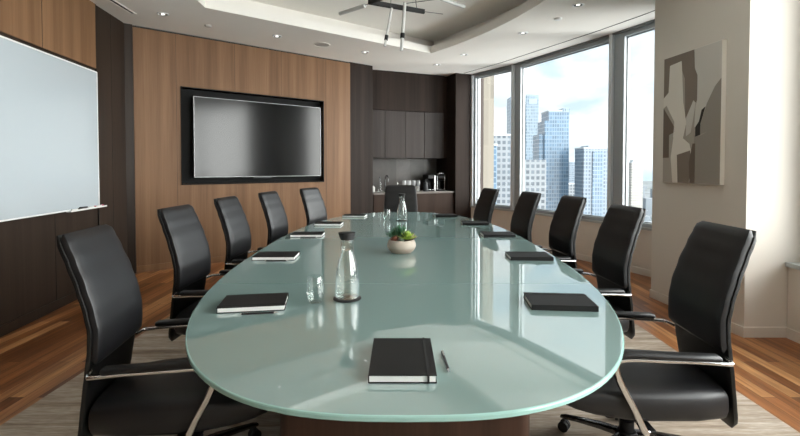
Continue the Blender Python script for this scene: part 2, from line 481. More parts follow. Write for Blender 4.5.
def flat_hole(bm, outer, hole, z):
    vo = [bm.verts.new((x, y, z)) for x, y in outer]; vh = [bm.verts.new((x, y, z)) for x, y in hole]
    al = vo+vh
    for t in tessellate_polygon([[Vector((x, y, 0)) for x, y in outer], [Vector((x, y, 0)) for x, y in hole]]):
        try: bm.faces.new([al[i] for i in t])
        except ValueError: pass
    return vo, vh
bm = B()
o1, h1 = flat_hole(bm, outer, cof, H)
o2, h2 = flat_hole(bm, outer, cof, H+.115)
for a, b_ in ((o1, o2), (h1, h2)):
    for i in range(len(a)): bm.faces.new((a[i], a[(i+1) % len(a)], b_[(i+1) % len(a)], b_[i]))
big = grow(cof, .30)
ztop = 3.56
v1 = [bm.verts.new((x, y, H+.115)) for x, y in big]; v2 = [bm.verts.new((x, y, ztop)) for x, y in big]
for i in range(len(big)): bm.faces.new((v1[i], v1[(i+1) % len(big)], v2[(i+1) % len(big)], v2[i]))
prism(bm, outer, ztop, ztop+.1)
# outer rim closes the void
v1 = [bm.verts.new((x, y, H+.115)) for x, y in outer]; v2 = [bm.verts.new((x, y, ztop)) for x, y in outer]
for i in range(len(outer)): bm.faces.new((v1[i], v1[(i+1) % len(outer)], v2[(i+1) % len(outer)], v2[i]))
obj('ceiling', bm, M['ceiling'], kind='structure')
# blind slot running along the windows
sl = offs(W[:4], -.30); sl[0] = (1.25, 8.93); sl.append((3.16, 4.9))
bm = B(); prism(bm, sl+offs(sl, .018)[::-1], H-.003, H+.002)
obj('trim_11', bm, M['black_gap'], kind='structure')
wh = offs(W, -.015); bm = B(); prism(bm, wh+offs(W, .03)[::-1], H-.02, H)
obj('trim_12', bm, M['alu_dark'], kind='structure')

# ------------------------------------------------------------------ ceiling fixtures
def lin_diff():
    t = thing('slot_diffuser', 'long narrow black air slot in the ceiling by the whiteboard wall', 'air vent', (-3.215, 5.47, H), math.atan2(-2.4, .1)+0)
    bm = B(); box(bm, 0, 2.4, -.035, -.018, -.006, 0); box(bm, 0, 2.4, .018, .035, -.006, 0); box(bm, -.012, 0, -.035, .035, -.006, 0); box(bm, 2.4, 2.412, -.035, .035, -.006, 0)
    obj('slot_frame', bm, M['ceiling'], t)
    bm = B(); box(bm, 0, 2.4, -.018, .018, -.002, 0); obj('slot', bm, M['black_gap'], t)
lin_diff()

def downlight():
    t = thing('downlight', '', 'ceiling light', (0, 0, H), group='recessed downlights in the ceiling')
    bm = B(); lathe(bm, [(.068, 0), (.068, -.005), (.064, -.008), (.052, -.008), (.050, -.004), (.050, 0)], 32, cap=False)
    obj('trim_ring', bm, M['white_metal'], t, smooth=True)
    bm = B(); lathe(bm, [(.050, -.003), (.050, -.0015), (.020, -.0015), (.020, -.003)], 32, cap=False)
    obj('baffle', bm, M['dark_chrome'], t, smooth=True)
    bm = B(); lathe(bm, [(.0215, -.001), (.0215, -.004), (.014, -.006)], 20); obj('lens', bm, M['bulb'], t, smooth=True)
    ld = bpy.data.lights.new('downlight_lamp', 'SPOT'); ld.energy = 5; ld.color = (1, .93, .84)
    ld.spot_size = R(125); ld.spot_blend = 1; ld.shadow_soft_size = .12
    lo = bpy.data.objects.new('downlight_lamp', ld); COL.objects.link(lo); lo.parent = t; lo.location = (0, 0, -.03)
    return t
DL = [(-2.867, 5.493, 'round downlight in the ceiling over the corner between whiteboard and screen wall'),
      (-1.738, 6.408, 'round downlight in the ceiling above the left half of the television'),
      (-.563, 7.293, 'round downlight in the ceiling above the right edge of the television wall'),
      (.668, 8.176, 'round downlight in the ceiling in front of the pantry cabinets, closest to the windows corner'),
      (1.053, 7.454, 'round downlight between the coffer point and the leftmost window'),
      (1.699, 6.265, 'round downlight halfway along the windows, above the tall city towers'),
      (2.03, 5.18, 'largest round downlight at the top edge, nearest the artwork column'),
      (-2.8, 3.2, 'round downlight above the near end of the whiteboard'), (-2.7, .9, 'round downlight by the whiteboard wall behind the viewpoint'),
      (2.45, 2.9, 'round downlight above the nearest right-hand chair'), (2.35, .6, 'round downlight by the near window behind the viewpoint'), (0, -1.3, 'round downlight at the rear of the room')]
d0 = None
for x, y, lab in DL:
    d = downlight() if d0 is None else copy_tree(d0)
    d0 = d0 or d
    d.location = (x, y, H); d['label'] = lab
def small_disc(name, lab, cat, x, y, r, mat, dome=.012):
    bm = B(); lathe(bm, [(r, 0), (r, -.004), (r*.8, -dome*.8), (r*.3, -dome)], 28)
    return tag(obj(name, bm, mat, loc=(x, y, H), smooth=True), lab, cat)
small_disc('sprinkler_cap', 'small white sprinkler cap in the ceiling left of the television downlight', 'sprinkler', -2.511, 5.936, .045, M['speaker'], .02)
small_disc('smoke_detector', 'small white detector disc in the ceiling near the middle window', 'smoke detector', 1.969, 5.658, .05, M['white_metal'], .02)
sp = thing('ceiling_speaker', 'flat round speaker grille in the ceiling above the television', 'speaker', (-1.178, 6.849, H))
bm = B(); lathe(bm, [(.125, 0), (.125, -.006), (.112, -.009), (.112, 0)], 36, cap=False); obj('rim', bm, M['ceiling'], sp, smooth=True)
bm = B(); lathe(bm, [(.112, 0), (.112, -.004), (.05, -.006)], 36); obj('grille', bm, M['speaker'], sp, smooth=True)

# chandelier of black bars and frosted tubes
ZB = 3.07
ch = thing('chandelier', 'black bar chandelier with frosted glass tubes hanging in the ceiling coffer', 'chandelier', (-.30, 4.61, ZB))
def lc(p): return Vector(p)-Vector((-.30, 4.61, ZB))
A = Vector((-.305, 4.605, ZB)); Bq = Vector((.25, 4.88, ZB)); Cq = Vector((.16, 4.15, ZB)); Dq = Vector((-.62, 3.95, ZB))
for a, b_ in ((A, Bq), (A, Cq), (Cq, Dq)):
    bm = B(); d = b_-a; L = d.length; box(bm, -.012, L+.012, -.016, .016, -.022, .022, bev=.002)
    obj('bar', bm, M['black_gap'], ch, loc=lc(a), rotz=math.atan2(d.y, d.x))
def rod(p, q, r=.017, joint=.75):
    bm = B(); tube(bm, [lc(p), lc(q)], r, 16); t = obj('light_tube', bm, M['lamp_tube'], ch, smooth=True)
    if joint:
        d = Vector(q)-Vector(p); m = Vector(p)+d*joint; n = d.normalized()
        bm = B(); tube(bm, [lc(m-n*.026), lc(m+n*.026)], r+.006, 16); obj('joint', bm, M['black_plastic'], t, smooth=True)
rod((-.085, 4.68, 3.035), (-.155, 4.62, 2.63), .013, .78)
rod((.05, 4.70, 3.10), (.015, 4.68, 2.60), .017, .69)
rod((-.65, 4.92, 3.06), (-.36, 4.66, 3.055), .02, 0)
rod((.42, 4.62, 3.11), (.70, 4.98, 3.155), .02, 0)
for p, q in (((-.08, 4.69, ztop), (-.10, 4.67, 2.88)), ((.12, 4.8, ztop), (.18, 4.845, ZB)), ((-.6, 4.35, ztop), (A.x, A.y, ZB)), ((.02, 4.15, ztop), (.0, 4.3, ZB)),
             ((.25, 4.88, ZB), (.47, 4.99, 3.08)), ((-.36, 4.66, 3.06), (-.30, 4.61, 3.06)), ((.42, 4.62, 3.11), (.05, 4.7, 3.09))):
    bm = B(); tube(bm, [lc(p), lc(q)], .0035, 8); obj('suspension_wire', bm, M['charcoal'], ch)
bm = B(); lathe(bm, [(.09, 0), (.09, -.025), (.08, -.03)], 28, cx=.3-.1, cy=-.3, z=ztop-ZB); obj('ceiling_canopy', bm, M['ceiling'], ch, smooth=True)

# ------------------------------------------------------------------ whiteboard
def on_wall(A, Bp, s, d=0):
    """point at distance s along the wall, d into the room (right of travel)"""
    A = Vector(A); t = (Vector(Bp)-A).normalized(); return A+t*s+Vector((t.y, -t.x))*d
angL = math.atan2(P1[1]-LB[1], P1[0]-LB[0]); angT = math.atan2(P2[1]-P1[1], P2[0]-P1[0])
p = on_wall(LB, P1, wb0)
wbt = thing('whiteboard', 'large blank white glass whiteboard on the dark wooden left wall', 'whiteboard', (p.x, p.y, 0), angL)
WL = wb1-wb0
bm = B(); box(bm, 0, WL-.012, -.026, -.004, 0.965, 2.465, bev=.002); obj('board', bm, M['whiteboard'], wbt)
bm = B()
for q in ((-.012, 0, -.03, 0, .955, 2.475), (WL-.012, WL, -.03, 0, .955, 2.475), (0, WL-.012, -.03, 0, 2.465, 2.48), (0, WL-.012, -.03, 0, .95, .965)): box(bm, *q, bev=.002)
obj('frame', bm, M['white_metal'], wbt)
bm = B(); box(bm, WL-.62, WL+.06, -.075, -.03, .943, .951, bev=.002); box(bm, WL-.62, WL+.06, -.078, -.074, .943, .960, bev=.001)
obj('pen_tray', bm, M['white_metal'], wbt)
def marker(s, lab, col, rot):
    p = on_wall(LB, P1, s, .052); m = pbr('marker_'+lab.split()[0], col, .4)
    t = thing('marker_pen', lab, 'marker pen', (p.x, p.y, .951+.0095), angL+rot, 'markers on the whiteboard tray')
    bm = B(); tube(bm, [(-.065, 0, 0), (.03, 0, 0)], .0085, 12); obj('barrel', bm, M['white_plastic'], t, smooth=True)
    bm = B(); tube(bm, [(.03, 0, 0), (.068, 0, 0)], .009, 12); obj('cap', bm, m, t, smooth=True)
marker(wb1-.04, 'pink whiteboard marker at the right end of the whiteboard tray', (.6, .06, .15), .02)
marker(wb1-.20, 'red whiteboard marker left of the pink one on the tray', (.42, .02, .04), -.02)
marker(wb1-.50, 'black whiteboard marker, furthest left on the tray', (.01, .01, .01), 0)
p = on_wall(LB, P1, wb1-.36, .052)
t = thing('board_eraser', 'small grey eraser lying on the whiteboard tray', 'eraser', (p.x, p.y, .9515), angL)
bm = B(); box(bm, -.05, .05, -.018, .018, .008, .026, bev=.004); obj('grip', bm, M['charcoal'], t)
bm = B(); box(bm, -.05, .05, -.018, .018, 0, .008); obj('felt_pad', bm, M['speaker'], t)

# ------------------------------------------------------------------ television
p = on_wall(P1, P2, 1.82)
tv = thing('television', 'large switched-off black television with thin silver bezel in walnut wall recess', 'television', (p.x, p.y, 1.25), angT)
w2, hh = 1.003, 1.148
bm = B(); box(bm, -w2, w2, -.010, .035, 0, hh, bev=.004); obj('casing', bm, M['black_plastic'], tv)
bm = B(); e = .009
for q in ((-w2, w2, -.016, -.008, 0, e), (-w2, w2, -.016, -.008, hh-e, hh), (-w2, -w2+e, -.016, -.008, e, hh-e), (w2-e, w2, -.016, -.008, e, hh-e)): box(bm, *q, bev=.001)
obj('bezel', bm, M['bezel'], tv)
bm = B(); box(bm, -w2+e, w2-e, -.0125, -.009, e, hh-e); obj('screen', bm, M['screen'], tv)
bm = B(); box(bm, -.14, .14, -.012, .02, -.022, .0, bev=.003); obj('sensor_bar', bm, M['charcoal'], tv)
bm = B(); box(bm, -.3, .3, .035, .113, .35, .8); obj('wall_bracket', bm, M['charcoal'], tv)

# ------------------------------------------------------------------ pantry
angK = math.atan2(U.y, U.x)
# frame: x along the niche, y>0 towards the back wall
def kthing(name, lab, cat, s, d, z, group=None, rot=0): x, y = kp(s, d); return thing(name, lab, cat, (x, y, z), angK+rot, group)
up = kthing('wall_cabinet', 'dark wooden wall cabinet run with four flat doors above the pantry counter', 'cabinet', 0, 0, 1.575)
bm = B(); box(bm, -.07, 1.535, .02, .355, 0, 1.673); obj('carcass', bm, M['espresso'], up)
seams = [-.07, .25, .685, 1.09, 1.535]
for a, b_ in zip(seams, seams[1:]):
    bm = B(); box(bm, a+.004, b_-.004, 0, .02, .002, .912, bev=.002); obj('door', bm, M['espresso_door'], up)
bm = B(); box(bm, -.068, 1.533, 0, .02, .921, 1.673, bev=.0015); obj('fascia_panel', bm, M['espresso'], up)
fil = kthing('filler_panel', 'tall dark panel closing the gap right of the wall cabinet', 'panel', 0, 0, .921)
bm = B(); box(bm, 1.537, 1.618, .05, .355, .67, 2.325); obj('panel_board', bm, M['espresso'], fil)
low = kthing('base_cabinet', 'dark brown base cabinet with flat doors under the pantry counter', 'cabinet', 0, 0, 0)
bm = B(); box(bm, -.08, 1.605, -.25, .355, .09, .885); box(bm, -.08, 1.605, -.20, .355, 0, .09); obj('carcass', bm, M['espresso'], low)
s2 = [-.08, .27, .72, 1.17, 1.605]
M['brown_door'] = veneer('brown_stained_doors', (.034, .021, .016), (.054, .035, .026), .5, 8, spec=.15)
for a, b_ in zip(s2, s2[1:]):
    bm = B(); box(bm, a+.002, b_-.002, -.27, -.25, .092, .88, bev=.0015); obj('door', bm, M['brown_door'], low)
ct = kthing('countertop', 'pale stone worktop on the pantry base cabinet', 'countertop', 0, 0, .887)
bm = B(); box(bm, -.082, 1.615, -.285, .355, 0, .032, bev=.003); tagd = obj('slab', bm, M['counter'], ct)
bs = kthing('backsplash', 'grey stone splashback panel behind the pantry counter', 'backsplash', 0, 0, .92)
bm = B(); box(bm, -.07, 1.535, .343, .357, 0, .653); obj('stone_panel', bm, M['splash'], bs)
CT = .92
# faucet
fx = kthing('tap', 'black gooseneck tap rising from the pantry counter', 'tap', .265, -.02, CT)
bm = B(); lathe(bm, [(.026, 0), (.026, .008), (.018, .012), (.016, .06)], 20); obj('tap_base', bm, M['dark_chrome'], fx, smooth=True)
pth = [(0, 0, .05), (0, 0, .24)]+[(0, -.075+.075*math.cos(a), .24+.075*math.sin(a)) for a in [PI*i/12 for i in range(1, 13)]]+[(0, -.15, .20)]
bm = B(); tube(bm, pth, .011, 12); obj('spout', bm, M['dark_chrome'], fx, smooth=True)
bm = B(); tube(bm, [(.016, 0, .045), (.075, 0, .075)], .006, 10); obj('handle', bm, M['dark_chrome'], fx, smooth=True)
# soap bottle, slim bottle
sb = kthing('soap_bottle', 'white soap bottle at the far left of the pantry counter', 'bottle', .03, -.06, CT)
bm = B(); lathe(bm, [(.032, 0), (.034, .01), (.034, .09), (.012, .11), (.012, .12)], 20); obj('body', bm, M['white_plastic'], sb, smooth=True)
bm = B(); lathe(bm, [(.009, .12), (.009, .15)], 12); box(bm, -.006, .045, -.006, .006, .146, .156, bev=.002); obj('pump', bm, M['charcoal'], sb, smooth=True)
bt = kthing('glass_bottle', 'tall slim clear bottle left of the tap on the pantry counter', 'bottle', .10, .12, CT)
bm = B(); lathe(bm, [(.03, 0), (.032, .01), (.032, .15), (.013, .20), (.012, .27)], 20, cap=False); obj('body', bm, M['vessel'], bt, smooth=True)
bm = B(); lathe(bm, [(.014, .262), (.014, .29)], 16); obj('stopper', bm, M['charcoal'], bt, smooth=True)
# stemmed and plain glasses
g0 = None
for i, (s, lab) in enumerate(((.63, 'stemmed glass on the pantry counter, leftmost of the four'), (.73, 'stemmed glass on the pantry counter, second from the left'),
                              (.83, 'stemmed glass on the pantry counter, third from the left'), (.93, 'stemmed glass on the pantry counter, beside the coffee machines'))):
    if g0 is None:
        g0 = g = kthing('stemmed_glass', lab, 'glass', s, .06, CT, 'stemmed glasses on the pantry counter')
        bm = B(); lathe(bm, [(.008, .09), (.03, .115), (.038, .16), (.034, .215)], 20, cap=False); obj('bowl', bm, M['pale_glass'], g, smooth=True)
        bm = B(); lathe(bm, [(.032, 0), (.03, .003), (.005, .01), (.004, .05), (.008, .09)], 16); obj('stem', bm, M['steel'], g, smooth=True)
    else:
        g = copy_tree(g0); x, y = kp(s, .06); g.location = (x, y, CT); g['label'] = lab
bl = kthing('carafe', 'small clear decanter right of the tap on the pantry counter', 'carafe', .50, .02, CT)
bm = B(); lathe(bm, [(.035, 0), (.038, .01), (.03, .08), (.013, .12), (.018, .15)], 20, cap=False); obj('body', bm, M['vessel'], bl, smooth=True)
bm = B(); lathe(bm, [(.018, .15), (.018, .17), (.012, .18)], 16); obj('stopper', bm, M['steel'], bl, smooth=True)
cup = kthing('sugar_jar', 'short white jar left of the coffee machines', 'jar', .99, -.14, CT)
bm = B(); lathe(bm, [(.045, 0), (.05, .01), (.05, .085), (.046, .09)], 24); obj('body', bm, M['white_plastic'], cup, smooth=True)
bm = B(); lathe(bm, [(.048, .09), (.048, .1), (.01, .11)], 24); obj('lid', bm, M['charcoal'], cup, smooth=True)
kt = kthing('kettle', 'small dark pot behind the white jar', 'kettle', 1.06, .12, CT)
bm = B(); lathe(bm, [(.05, 0), (.052, .02), (.04, .15), (.036, .18), (.01, .19)], 24); obj('body', bm, M['charcoal'], kt, smooth=True)
bm = B(); tube(bm, smooth_path([(.045, 0, .15), (.085, 0, .14), (.09, 0, .06), (.05, 0, .04)], 5), .006, 8); obj('handle', bm, M['black_plastic'], kt, smooth=True)
# coffee machine
cm = kthing('coffee_machine', 'black drip coffee machine with silver side on the pantry counter', 'coffee machine', 1.22, -.04, CT)
bm = B(); box(bm, -.085, .05, -.13, .13, 0, .025, bev=.004); box(bm, -.085, .05, .03, .13, .025, .26, bev=.006); obj('body', bm, M['black_plastic'], cm)
bm = B(); box(bm, -.088, .053, -.12, .133, .24, .325, bev=.012); obj('brew_head', bm, M['black_plastic'], cm)
bm = B(); box(bm, .054, .084, -.12, .13, 0, .32, bev=.008); obj('side_panel', bm, M['steel'], cm)
bm = B(); box(bm, -.075, .04, -.12, .02, .025, .032, bev=.002); obj('drip_tray', bm, M['steel'], cm)
pm = kthing('pod_brewer', 'silver and black pod brewer with a round top, right end of the pantry counter', 'coffee machine', 1.43, -.04, CT)
bm = B(); box(bm, -.085, .085, -.14, .12, 0, .03, bev=.006); box(bm, -.07, .07, .01, .12, .03, .25, bev=.01); obj('body', bm, M['black_plastic'], pm)
bm = B(); rings(bm, [[(x, .0-.0+.09*math.cos(a)-.02, .275+.075*math.sin(a)) for a in [2*PI*i/24 for i in range(24)]] for x in (-.075, .075)]); obj('brew_head', bm, M['black_plastic'], pm, smooth=True)
for x in (-.09, .08):
    bm = B(); box(bm, x, x+.012, -.11, .12, .02, .30, bev=.004); obj('side_panel', bm, M['steel'], pm)
bm = B(); tube(bm, smooth_path([(-.085, -.06, .29), (-.06, -.12, .34), (0, -.135, .355), (.06, -.12, .34), (.085, -.06, .29)], 5), .012, 10); obj('lift_handle', bm, M['steel'], pm, smooth=True)
bm = B(); lathe(bm, [(.05, .03), (.05, .036)], 20, cy=-.07); obj('drip_tray', bm, M['steel'], pm)

# ------------------------------------------------------------------ artwork on the column
angC = math.atan2(C1[1]-C0[1], C1[0]-C0[0])
p = on_wall(C0, C1, .215)
art = thing('painting', 'abstract canvas of cream, taupe and grey shapes on the column', 'painting', (p.x, p.y, 1.243), angC)
AW, AH, AD = .715, 1.25, .045
ap = [pbr('paint_%s' % n, c, .75) for n, c in (('stone', (.40, .36, .31)), ('cream', (.74, .70, .63)), ('taupe', (.22, .18, .145)), ('grey', (.30, .27, .235)), ('pale', (.60, .575, .53)), ('ink', (.03, .025, .022)), ('umber', (.15, .115, .09)), ('canvas', (.78, .75, .69)))]
bm = B(); box(bm, 0, AW, -AD, -.002, 0, AH, bev=.003, mi=7)
def shape(pts, mi, lv):
    y = -AD-.0006*lv
    a = [bm.verts.new((u*AW, y, v*AH)) for u, v in pts]; b_ = [bm.verts.new((u*AW, -AD+.001, v*AH)) for u, v in pts]
    n = len(pts); fs = [bm.faces.new(a)]
    for i in range(n): fs.append(bm.faces.new((a[i], a[(i+1) % n], b_[(i+1) % n], b_[i])))
    for f in fs: f.material_index = mi
e_ = .004
shape([(e_, e_), (1-e_, e_), (1-e_, 1-e_), (e_, 1-e_)], 0, 1)
shape([(.56, 1-e_), (1-e_, 1-e_), (1-e_, .72), (.9, .68), (.8, .60), (.72, .5), (.66, .42), (.58, .42), (.60, .62)], 4, 2)
shape([(.0+e_, 1-e_), (.56, 1-e_), (.57, .86), (.62, .80), (.62, .62), (.52, .46), (.42, .50), (.40, .8), (.30, .93), (.12, .92), (.10, .66), (e_, .62)], 2, 3)
shape([(.12, .93), (.34, .94), (.38, .62), (.44, .46), (.36, .30), (.20, .36), (.22, .48), (.06, .62), (e_, .60), (e_, .68), (.10, .72)], 1, 4)
shape([(1-e_, .74), (.9, .69), (.78, .58), (.68, .42), (.66, .36), (.8, .38), (1-e_, .40)], 3, 3)
shape([(.70, .54), (.76, .56), (.68, .44), (.68, .36), (.60, .35), (.60, .42), (.66, .46)], 5, 5)
shape([(.58, .36), (.66, .35), (.8, .38), (1-e_, .40), (1-e_, e_), (.58, e_)], 3, 2)
shape([(e_, .60), (.22, .44), (.22, .40), (.12, .38), (.12, .2), (e_, .2)], 6, 4)
shape([(.22, .40), (.40, .34), (.50, .30), (.58, .16), (.50, e_), (.20, e_), (.16, .2)], 1, 5)
shape([(.28, .22), (.52, .25), (.54, .12), (.50, e_), (.30, e_)], 2, 6)
shape([(.50, .16), (.56, .30), (.60, .30), (.60, e_), (.52, e_)], 6, 7)
shape([(.44, .50), (.56, .62), (.60, .60), (.52, .38), (.44, .36)], 4, 6)
obj('canvas', bm, ap, art)

# ------------------------------------------------------------------ rug
bm = B(); box(bm, -2.15, 2.09, -.9, 6.95, 0, .012, bev=.004)
rugo = tag(obj('area_rug', bm, M['rug'], loc=(0, 0, .0)), 'pale greyish beige brushed rug under the table and chairs', 'rug')

# ------------------------------------------------------------------ table
CX, CY, TA, TB = .018, 3.885, 2.71, 1.135
def tab_pts(da=0., n=160, y0=None, y1=None):
    out = []
    for i in range(n):
        a = 2*PI*i/n; c, s = math.cos(a), math.sin(a); ex = 2.7 if s < 0 else 2.4
        x = math.copysign(abs(c)**(2/ex), c)*(TB-da); y = math.copysign(abs(s)**(2/ex), s)*(TA-da)
        out.append((x, y))
    return out
def clip(pts, yc, keep_above):
    out = []; n = len(pts)
    for i in range(n):
        p, q = pts[i], pts[(i+1) % n]; ip = (p[1] > yc) == keep_above; iq = (q[1] > yc) == keep_above
        if ip: out.append(p)
        if ip != iq:
            t = (yc-p[1])/(q[1]-p[1]); out.append((p[0]+(q[0]-p[0])*t, yc))
    return out
tb = thing('conference_table', 'long oval conference table with frosted teal glass top and dark wooden base', 'table', (CX, CY, .012))
ZT = .728    # top of the glass above the base of the empty
full = 0
for a, b_ in ((-9, -1.35), (-1.35, 1.35), (1.35, 9)):
    bm = B(); sec = []
    for da, z in ((.006, ZT-.020), (.0, ZT-.015), (.0, ZT-.005), (.0015, ZT-.0015), (.006, ZT)):
        pts = tab_pts(da)
        if a > -9: pts = clip(pts, a+.0012, True)
        if b_ < 9: pts = clip(pts, b_-.0012, False)
        sec.append([(x, y, z) for x, y in pts])
    k = min(len(s) for s in sec)
    sec = [s for s in sec if len(s) == k]
    rings(bm, sec)
    for f in bm.faces:
        c = f.calc_center_median(); f.material_index = 0 if abs(c.z-ZT) < .0005 else 1
    obj('glass_panel', bm, [M['table_glass'], M['glass_edge']], tb)
bm = B(); prism(bm, tab_pts(.10), ZT-.045, ZT-.0205); obj('sub_top', bm, M['base_wood'], tb)
def rrect(x0, x1, y0, y1, r, k=8):
    out = []
    for cx, cy, a0 in ((x1-r, y1-r, 0), (x0+r, y1-r, PI/2), (x0+r, y0+r, PI), (x1-r, y0+r, 3*PI/2)):
        for i in range(k+1): a = a0+PI/2*i/k; out.append((cx+r*math.cos(a), cy+r*math.sin(a)))
    return out
for y0, y1, px_ in ((-2.25, -1.35, .475), (1.25, 1.88, .27)):
    bm = B(); prism(bm, rrect(-px_, px_, y0, y1, .06), .0, ZT-.045); obj('pedestal', bm, M['base_wood'], tb, smooth=True)
bm = B(); prism(bm, rrect(-.12, .12, -1.348, 1.248, .02), .0, ZT-.045); obj('cable_spine', bm, M['base_wood'], tb, smooth=True)

# ------------------------------------------------------------------ office chair (front = +y)
BACK = [  # z, y of front face centre, half width
    (.215, -.375, .160), (.28, -.362, .182), (.36, -.348, .193), (.46, -.332, .203), (.56, -.318, .207), (.64, -.309, .205), (.72, -.308, .203), (.80, -.322, .204), (.90, -.352, .200), (1.0, -.390, .192), (1.07, -.420, .186), (1.12, -.443, .180)]
def back_at(z): return lerp_tab(BACK, z)
def se_ring(c, t, nrm, hw, ht, ex=4., n=28):
    """ring round centre c with half width hw along x and half thickness ht along nrm"""
    out = []
    for i in range(n):
        a = 2*PI*i/n; cc, ss = math.cos(a), math.sin(a)
        out.append(c+Vector((1, 0, 0))*hw*math.copysign(abs(cc)**(2/ex), cc)+nrm*ht*math.copysign(abs(ss)**(2/ex), ss))
    return out
def back_loft(z0, z1, off, th, dw, ends, n=26, ex=4.):
    rs = []
    for i in range(n+1):
        z = z0+(z1-z0)*i/n; y, hw = back_at(z); y2, _ = back_at(z+.01); y1, _ = back_at(z-.01)
        t = Vector((0, y2-y1, .02)).normalized(); nr = Vector((0, t.z, -t.y))
        k = 1.; kw = 0.
        for ze, rad in ((z0, ends[0]), (z1, ends[1])):
            dz = abs(z-ze)
            if rad and dz < rad:
                q = 1-dz/rad; s = math.sqrt(max(0, 1-q*q)); k = min(k, .35+.65*s); kw = max(kw, rad*.55*(1-s))
        rs.append(se_ring(Vector((0, y, z))-nr*off, t, nr, hw+dw-kw, th/2*k, ex))
    b_ = B(); rings(b_, rs); return b_
def make_chair():
    c = thing('office_chair', '', 'chair', group='high-back leather chairs around the table')
    bm = back_loft(.585, 1.112, .0, .050, 0, (.02, .03)); obj('backrest', bm, M['leather'], c, smooth=True)
    bm = back_loft(.22, 1.115, .022, .034, .0005, (.04, .03)); obj('back_shell', bm, M['leather_dull'], c, smooth=True)
    # seam piping down both edges of the backrest
    for q in (-1, 1):
        bm = B(); tube(bm, [(q*(back_at(z)[1]-.0005), back_at(z)[0]-.016, z) for z in [.62+.465*i/20 for i in range(21)]], .0028, 8)
        obj('piping', bm, M['leather_dull'], c, smooth=True)
    # seat
    rs = []
    prof = [(-.345, .35, .06, .19), (-.33, .352, .078, .205), (-.2, .355, .084, .235), (0, .357, .084, .25), (.12, .362, .080, .254), (.24, .370, .070, .252), (.32, .378, .056, .245), (.365, .380, .042, .232), (.385, .380, .02, .215)]
    for y, z, ht, hw in prof: rs.append(se_ring(Vector((0, y, z)), None, Vector((0, 0, 1)), hw, ht, 4.2, 32))
    bm = B(); rings(bm, rs); obj('seat', bm, M['leather'], c, smooth=True)
    bm = B(); box(bm, -.10, .10, -.16, .14, .225, .285, bev=.01); box(bm, -.262, .262, -.005, .045, .252, .272, bev=.006)
    obj('tilt_mechanism', bm, M['black_plastic'], c)
    bm = B(); tube(bm, [(.08, .09, .265), (.20, .09, .26)], .006, 10); tube(bm, [(.19, .09, .26), (.235, .09, .255)], .011, 10); obj('height_lever', bm, M['black_plastic'], c, smooth=True)
    for s in (-1, 1):
        x = s*.262
        pts = smooth_path([(s*.204, -.325, .562), (x-s*.010, -.312, .563), (x, -.285, .565), (x, -.18, .571), (x, -.03, .573), (x, .095, .575), (x, .158, .566), (x, .168, .53), (x, .145, .465), (x, .095, .37), (x, .05, .275), (x*.97, .03, .262)], 5)
        def fl(t): k = .5+.5*math.cos(min(1, max(0, (t-.45)/.25))*PI); return (.013+(1-k)*.006, .008+(1-k)*.006)
        bm = B(); tube(bm, pts, 0, flat=fl); a = obj('armrest', bm, M['chrome'], c, smooth=True)
        rs = []
        for i, (y, z) in enumerate([(-.255, .586), (-.245, .587), (-.12, .589), (.02, .594), (.10, .596), (.153, .594), (.174, .574), (.180, .544)]):
            t = (.008, .014, .015, .015, .015, .014, .012, .006)[i]
            nr = Vector((0, 0, 1)) if i < 5 else Vector((0, math.sin((i-4)*.42), math.cos((i-4)*.42)))
            rs.append(se_ring(Vector((x, y, z+.002)), None, nr, .024 if 0 < i < 7 else .018, t, 3, 16))
        bm = B(); rings(bm, rs); obj('arm_pad', bm, M['leather'], a, smooth=True)
    bm = B(); lathe(bm, [(.033, .085), (.033, .17), (.022, .172), (.022, .24)], 20); lathe(bm, [(.05, .07), (.055, .10), (.04, .118)], 24); obj('gas_column', bm, M['black_plastic'], c, smooth=True)
    for i in range(5):
        an = 2*PI*i/5+PI/2+PI/5
        rs = []
        for rr, z, hw, ht in ((.03, .098, .028, .016), (.12, .096, .024, .014), (.22, .086, .019, .011), (.295, .076, .016, .009), (.315, .072, .012, .006)):
            cpt = Vector((math.cos(an)*rr, math.sin(an)*rr, z)); la = Vector((-math.sin(an), math.cos(an), 0))
            rs.append([cpt+la*hw*math.copysign(abs(math.cos(q))**.6, math.cos(q))+Vector((0, 0, ht*math.copysign(abs(math.sin(q))**.6, math.sin(q)))) for q in [2*PI*j/14 for j in range(14)]])
        bm = B(); rings(bm, rs); lg = obj('base_leg', bm, M['dark_chrome'], c, smooth=True)
        bm = B(); cpt = Vector((math.cos(an)*.298, math.sin(an)*.298, .0265)); la = Vector((-math.sin(an), math.cos(an), 0))
        for s in (-1, 1):
            ax = cpt+la*s*.014
            tube(bm, [ax-la*.009, ax+la*.009], .0262, 18)
        tube(bm, [cpt+Vector((0, 0, .02)), cpt+Vector((0, 0, .045))], .008, 10)
        obj('caster', bm, M['rubber'], lg, smooth=True)
    return c
chair0 = make_chair()
CH = [  # top of back centre x, y, rotation, label
    (1.535, 2.12, 87, 'black leather high-back chair in the right foreground with its chrome arm in full view'),
    (1.605, 3.17, 93, 'black leather chair on the window side, second from the foreground, in front of the column'),
    (1.635, 4.22, 97, 'middle black leather chair of the five along the windows'),
    (1.44, 4.93, 100, 'black leather chair on the window side, fourth from the foreground'),
    (1.16, 5.74, 105, 'black leather chair on the window side nearest the pantry'),
    (-1.39, 1.985, -82, 'black leather high-back chair in the left foreground beside the whiteboard'),
    (-1.565, 3.13, -92, 'black leather chair second from the foreground on the whiteboard side'),
    (-1.59, 4.10, -94, 'middle black leather chair of the five along the television side'),
    (-1.465, 4.98, -99, 'black leather chair below the centre of the television, fourth from the foreground'),
    (-1.19, 5.88, -111, 'black leather chair on the television side nearest the pantry'),
    (.01, 6.83, 180, 'black leather chair at the far head of the table, facing the camera')]
